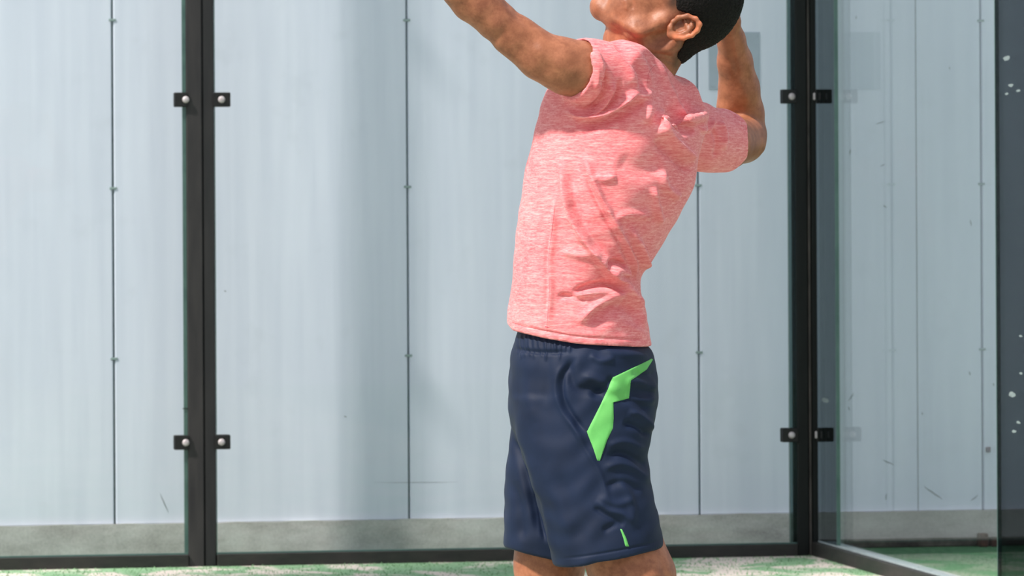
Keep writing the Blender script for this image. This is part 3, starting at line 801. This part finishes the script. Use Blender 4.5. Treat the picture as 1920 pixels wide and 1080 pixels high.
# head and neck
hd = Field((1090, -165, -115), (1410, 200, 115), 2.4)
Z0 = 0
def PS(x, y, z): return P(x, y, z)
hd.ell(PS(1284, -16, 0), (106, 108, 88), 10)
hd.ell(PS(1262, 66, 6), (42, 50, 54), 16)
hd.ell(PS(1215, -12, 0), (80, 62, 66), 22, -.4)
for s_ in (-1, 1):
    hd.chain([(PS(1248, 38, s_*66), 16), (PS(1200, 55, s_*56), 25), (PS(1160, 38, s_*34), 20), (PS(1130, 18, s_*10), 20)], 16)
    hd.ell(PS(1205, -42, s_*50), (34, 26, 22), 18, -.5)       # cheekbone
    hd.ell(PS(1190, 8, s_*46), (40, 34, 24), 22, -.3)         # cheek muscle
    hd.ell(PS(1222, -82, s_*28), (24, 15, 20), 12, -.6)       # brow
    hd.ell(PS(1214, -66, s_*33), (12, 10, 13), 8)             # eyelid mound
    hd.ell(PS(1172, -60, s_*13), (9, 8, 8), 6)                # nostril wing
    hd.cone(PS(1262, 82, s_*52), PS(1180, 128, s_*34), 16, 14, 16)  # neck muscle
hd.ell(PS(1131, 9, 0), (23, 22, 24), 12)
hd.cone(PS(1212, -86, 0), PS(1164, -72, 0), 10, 12, 10)
hd.ell(PS(1160, -66, 0), (11, 11, 12), 8)
hd.ell(PS(1142, -18, 0), (9, 13, 26), 8, -.5); hd.ell(PS(1157, -30, 0), (8, 12, 24), 7, -.5)
hd.cone(PS(1168, -20, -30), PS(1158, -12, 0), 8, 10, 5)
hd.cone(PS(1172, -4, -34), PS(1138, -22, -22), 2.2, 2.2, 3, 'sub'); hd.cone(PS(1172, -4, 34), PS(1138, -22, 22), 2.2, 2.2, 3, 'sub'); hd.cone(PS(1138, -24, -22), PS(1138, -24, 22), 2.2, 2.2, 3, 'sub')
hd.chain([(PS(1225, 40, 0), 56), (PS(1212, 100, 6), 62), (PS(1198, 160, 12), 54)], 18)
hd.chain([(PS(1172, 52, 0), 34), (PS(1176, 80, 0), 38), (PS(1178, 150, 0), 46)], 16)
hd.ell(PS(1144, 74, 0), (11, 14, 12), 14)
hd.cone(PS(1262, 128, -70), PS(1150, 40+94, -80), 1, 1, 2)
v, q = hd.mesh(); v = smooth(v, q, 2, .5)
strk = [([(1246,57),(1225,70),(1196,78),(1176,68),(1150,52),(1130,42)], -3.5, 6, 8), ([(1240,52),(1200,66),(1165,50),(1136,34)], 2, 10, 8),
        ([(1178,-6),(1186,8),(1184,24)], -1.6, 4, 4), ([(1170,2),(1176,12),(1174,24)], 1.2, 4, 4),
        ([(1232,30),(1210,44),(1186,52)], -1.2, 10, 10),
        ([(1270,100),(1240,96),(1210,92),(1190,92)], 2, 7, 7), ([(1272,114),(1240,106),(1215,104)], -2.0, 3.5, 3.5), ([(1268,122),(1242,114),(1224,112)], -1.6, 3, 3)]
v = folds(v, q, strk, gain=1.3)
c = painted(v)
paint_at(c, v, [(1168,-3),(1150,-14),(1140,-24)], (132, 58, 54), 5, .9)
paint_at(c, v, [(1126,30),(1150,42)], (104, 70, 52), 9, .35); paint_at(c, v, [(1142,20),(1150,10)], (118, 76, 56), 11, .45)
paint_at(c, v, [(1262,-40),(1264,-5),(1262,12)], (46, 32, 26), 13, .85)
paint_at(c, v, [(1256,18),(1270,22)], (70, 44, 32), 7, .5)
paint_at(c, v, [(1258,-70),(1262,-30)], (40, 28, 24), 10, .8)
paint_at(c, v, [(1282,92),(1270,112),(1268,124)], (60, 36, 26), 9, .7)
paint_at(c, v, [(1228,-92),(1240,-70),(1236,-56)], (30, 22, 20), 5, .95)
parts.append((v, q, c))
# near and far ear
def ear(sgn):
    e = Field((1236, 12, -118), (1328, 90, -66), 1.25)
    z = -84
    Q = lambda x, y, dz=0: P(x, y, z+dz)
    e.ell(Q(1281, 52, 3), (31, 22, 5), 4, -.25)
    e.chain([(Q(1262,50,2), 3.4), (Q(1262,41,-3), 4), (Q(1272,33,-6), 4.4), (Q(1289,30,-8), 4.6), (Q(1304,36,-9), 4.8), (Q(1311,46,-9), 5), (Q(1307,57,-8), 4.8), (Q(1297,66,-7), 4.6), (Q(1282,71,-5), 4.6), (Q(1268,71,-4), 5.2)], 4)
    e.ell(Q(1261, 64, -2), (11, 9.5, 6.5), 5)
    e.chain([(Q(1268,64,-3), 3.6), (Q(1280,63,-5), 3.6), (Q(1291,58,-6), 3.8), (Q(1297,49,-6), 3.6), (Q(1296,42,-4), 3.2)], 4)
    e.cone(Q(1290,54,-5), Q(1284,40,-3), 3.4, 3, 4)
    e.ell(Q(1257, 52, -4), (6, 7.5, 5.5), 4)
    e.ell(Q(1273, 52, -7), (10.5, 8.5, 8), 3, -.5, 'sub')
    e.cone(Q(1279, 47, -8), Q(1290, 39, -7), 2.6, 2.4, 2, 'sub')
    e.chain([(Q(1291,37,-9), 2.3), (Q(1302,43,-10), 2.4), (Q(1303,53,-10), 2.2), (Q(1295,62,-9), 2)], 2, 'sub')
    # root into the head
    e.ell(Q(1274, 53, 14), (22, 17, 14), 5)
    v, q = e.mesh(); v = smooth(v, q, 4, .5)
    c = painted(v); paint_at(c, v, [(1264,51),(1274,50),(1280,46)], (92, 40, 26), 4.5, .8); paint_at(c, v, [(1290,40),(1302,44)], (140, 70, 48), 3, .5)
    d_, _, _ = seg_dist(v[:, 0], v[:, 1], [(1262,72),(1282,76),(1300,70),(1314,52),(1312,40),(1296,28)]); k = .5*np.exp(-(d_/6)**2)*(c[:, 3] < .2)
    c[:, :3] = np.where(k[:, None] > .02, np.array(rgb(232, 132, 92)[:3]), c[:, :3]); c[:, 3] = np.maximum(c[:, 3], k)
    # flare the back of the ear away from the skull
    v[:, 2] -= np.clip((v[:, 0]-1262)/50, 0, 1)*7
    if sgn > 0: v[:, 2] *= -1; q = q[:, ::-1]
    return v, q, c
parts.append(ear(-1)); parts.append(ear(1))
# left arm (nearer, reaching up)
def hand(fd, wrist, dirv, side, palmn, sc=1.0, curl=.25):
    dirv = np.array(dirv, float); dirv /= np.linalg.norm(dirv); palmn = np.array(palmn, float); palmn -= dirv*(palmn@dirv); palmn /= np.linalg.norm(palmn)
    lat = np.cross(dirv, palmn)*side; w = np.array(wrist, float)
    for o in (-24, -8, 8, 24): fd.cone(w+dirv*6+lat*o*.5, w+dirv*82*sc+lat*o, 15, 13, 10)
    for o, ln in ((-29, 66), (-10, 80), (10, 86), (29, 78)):
        p = w+dirv*88*sc+lat*o; seg = [ln*.45, ln*.32, ln*.26]; a = curl*.5; r = 9.5
        for i, s_ in enumerate(seg):
            d = dirv*math.cos(a)+palmn*math.sin(a)+lat*o*.004; n_ = p+d*s_; fd.cone(p, n_, r, r-1.0, 3); p = n_; r -= 1.0; a += curl
    p = w+dirv*22+lat*24; a = .75
    for s_, r in ((40, 13), (32, 11), (26, 9.5)):
        d = dirv*math.cos(a)+lat*math.sin(a)+palmn*.25; n_ = p+d*s_; fd.cone(p, n_, r, r-1.5, 5); p = n_; a -= .28
la = Field((480, -420, -520), (1230, 230, -20), 3.2)
la.chain([(P(1160, 150, -100), 52), (P(1092, 131, -146), 52), (P(1050, 118, -158), 47), (P(1015, 104, -164), 41.5), (P(966, 66, -168), 35.5), (P(930, 38, -172), 36), (P(903, 12, -175), 37)], 10)
la.chain([(P(1060, 140, -162), 38), (P(1010, 112, -168), 34), (P(950, 74, -174), 26)], 10)
la.chain([(P(903, 12, -175), 37), (P(872, -22, -177), 41), (P(812, -82, -182), 37), (P(752, -140, -187), 29), (P(708, -182, -190), 23)], 12)
la.ell(P(872, 10, -177), (22, 26, 22), 12)
la.ell(P(996, 60, -166), (40, 15, 26), 12, .62)
w0 = P(708, -182, -190); hand(la, w0, (-.72, -.68, -.12), 1, (-.6, .7, .1), 1.0, .2)
v, q = la.mesh(); v = smooth(v, q, 2, .5)
v = folds(v, q, [([(945,0),(962,22),(985,48),(1010,62)], -2.6, 6, 9), ([(1085,150),(1040,120),(1000,85)], 2.5, 12, 14), ([(960,90),(990,112),(1030,150)], -2, 12, 12), ([(880,0),(905,40),(950,70)], 2, 12, 12), ([(950,-5),(972,25)], 2, 5, 5)])
c = painted(v)
for x, y in ((1065, 122), (1005, 88), (960, 62), (985, 70)): paint_at(c, v, [(x, y), (x+8, y+3)], (120, 68, 40), 15, .45)
paint_at(c, v, [(1090, 110), (1085, 140), (1075, 165)], (104, 62, 36), 16, .35)
parts.append((v, q, c))
# right arm (behind the head)
ra = Field((1180, -330, 40), (1560, 380, 560), 3.2)
sz, ez, wz = 150, 400, 260
ra.chain([(P(1318, 262, sz), 50), (P(1360, 268, 230), 50), (P(1392, 262, 330), 44), (P(1402, 254, ez), 36)], 10)
ra.chain([(P(1402, 250, ez), 35), (P(1396, 212, 385), 37), (P(1386, 165, 360), 38.5), (P(1378, 115, 325), 33), (P(1371, 75, 290), 26.5), (P(1366, 45, wz), 22)], 10)
ra.ell(P(1414, 268, ez), (20, 26, 24), 10, -.5)
ra.ell(P(1368, 200, 368), (26, 40, 28), 12, .1)
hand(ra, P(1366, 45, wz), (-.25, -.9, -.35), -1, (-.6, .1, -.8), 1.0, .75)
v, q = ra.mesh(); v = smooth(v, q, 2, .5)
v = folds(v, q, [([(1378,60),(1390,110),(1402,150)], -2, 7, 7), ([(1352,200),(1385,208),(1410,200)], -2.5, 6, 8), ([(1392,140),(1412,160),(1420,190)], 2, 8, 8), ([(1365,90),(1362,140),(1370,190)], 2, 10, 10)])
c = painted(v)
paint_at(c, v, [(1372,70),(1384,100),(1392,120)], (128, 84, 60), 8, .5, False); paint_at(c, v, [(1430,280),(1400,305),(1380,316)], (120, 64, 40), 12, .6, False)
paint_at(c, v, [(1415,180),(1430,240)], (150, 88, 52), 9, .4, False)
parts.append((v, q, c))
# torso core and legs
bd = Field((940, 130, -210), (1370, 1625, 230), 4.5)
bd.chain([(P(1190, 185, 5), 48), (P(1170, 300, 0), 86), (P(1110, 480, 0), 88), (P(1092, 600, 0), 100), (P(1095, 720, 0), 100)], 30)
bd.chain([(P(1190, 200, 0), 50), (P(1168, 215, -55), 52)], 20); bd.chain([(P(1210, 230, 0), 50), (P(1290, 262, 115), 40)], 20)
bd.ell(P(1095, 740, -70), (100, 90, 70), 20); bd.ell(P(1080, 740, 70), (100, 90, 70), 20)
bd.chain([(P(1110, 800, -85), 82), (P(1136, 950, -92), 76), (P(1168, 1030, -96), 74), (P(1187, 1085, -98), 78), (P(1204, 1180, -98), 59), (P(1214, 1240, -98), 56), (P(1228, 1330, -98), 60), (P(1244, 1450, -98), 44), (P(1256, 1545, -98), 33)], 14)
bd.chain([(P(1050, 800, 85), 82), (P(1034, 950, 92), 72), (P(1030, 1060, 94), 65), (P(1026, 1170, 92), 58), (P(1030, 1240, 92), 53), (P(1040, 1330, 92), 57), (P(1038, 1450, 92), 42), (P(1036, 1550, 92), 32)], 14)
bd.ell(P(1190, 1200, -98), (34, 36, 40), 14); bd.ell(P(1008, 1190, 92), (34, 36, 38), 14)
for fx, fz in ((1256, -98), (1036, 92)):
    bd.chain([(P(fx, 1545, fz), 32), (P(fx+4, 1590, fz), 30)], 8); bd.chain([(P(fx, 1580, fz), 28), (P(fx-80, 1592, fz-4), 24), (P(fx-140, 1604, fz-8), 15)], 10)
bd.clip(lambda x, y, z: y-(GY-6))
v, q = bd.mesh(); v = smooth(v, q, 2, .5)
v = folds(v, q, [([(1230,1030),(1236,1060),(1250,1090)], -2, 7, 7), ([(1150,1040),(1175,1080),(1190,1120)], 2.5, 20, 20), ([(1200,1040),(1215,1080)], 2, 12, 12)])
parts.append((v, q, painted(v)))
n0 = 0; VV = []; QQ = []; CC = []
for v, q, c in parts: VV.append(v); QQ.append(q+n0); CC.append(c); n0 += len(v)
body = mk('body', np.concatenate(VV), np.concatenate(QQ), mat_skin, player, np.concatenate(CC))
# ---------------------------------------------------------------- HAIR
hr = Field((1225, -165, -115), (1425, 150, 115), 2.0)
hl = curve_x([(-160, 1235), (-120, 1244), (-70, 1262), (-20, 1266), (0, 1267), (22, 1268), (27, 1280), (36, 1305), (48, 1309), (62, 1304), (72, 1292), (82, 1284), (95, 1276), (110, 1266), (125, 1264), (150, 1262)])
hr.ell(P(1284, -16, 0), (112, 115, 94), 8); hr.ell(P(1262, 70, 6), (46, 53, 58), 16)
hr.clip(lambda x, y, z: hl(y)-x)
v, q = hr.mesh(); v = smooth(v, q, 2, .5)
v += normals(v, q)*(rng.normal(0, .55, len(v)))[:, None]
hair = mk('hair', v, q, mat_hair, player); tag(hair, 'short cropped black hair')
# eyes
for s_ in (-1, 1):
    e = Field((1195, -90, s_*33-18), (1235, -50, s_*33+18), 1.6); e.ell(P(1213, -69, s_*33), (10.5, 10.5, 11), 0); v, q = e.mesh()
    eo = mk('eye', v, q, mat_eye, player)
    e = Field((1195, -90, s_*33-18), (1235, -50, s_*33+18), 1.2); e.ell(P(1209, -77, s_*33), (5, 4, 5), 0); v, q = e.mesh(); mk('iris', v, q, mat_iris, eo)
# ---------------------------------------------------------------- SHOES AND SOCKS
for fx, fz in ((1256, -98), (1036, 92)):
    k = Field((fx-60, 1480, fz-60), (fx+60, 1625, fz+60), 3); k.chain([(P(fx-2, 1515, fz), 38), (P(fx, 1560, fz), 36), (P(fx+2, 1590, fz), 36)], 4)
    k.clip(lambda x, y, z: 1505-y); v, q = k.mesh(); mk('sock', v, q, mat_white, player)
    k = Field((fx-210, 1520, fz-80), (fx+70, GY+12, fz+80), 3)
    k.chain([(P(fx+6, 1575, fz), 38), (P(fx-60, 1588, fz-3), 40), (P(fx-130, 1602, fz-8), 36), (P(fx-158, 1608, fz-10), 28)], 10)
    k.clip(lambda x, y, z: y-(GY-14)); v, q = k.mesh(); v = smooth(v, q, 1); so = mk('shoe', v, q, mat_shoe, player)
    k = Field((fx-215, GY-40, fz-80), (fx+70, GY+14, fz+80), 3)
    k.chain([(P(fx+6, 1600, fz), 43), (P(fx-60, 1600, fz-3), 45), (P(fx-130, 1604, fz-8), 42), (P(fx-158, 1606, fz-10), 34)], 10)
    k.clip(lambda x, y, z: np.maximum(y-GY, (GY-22)-y)); v, q = k.mesh(); mk('sole', v, q, mat_white, so)
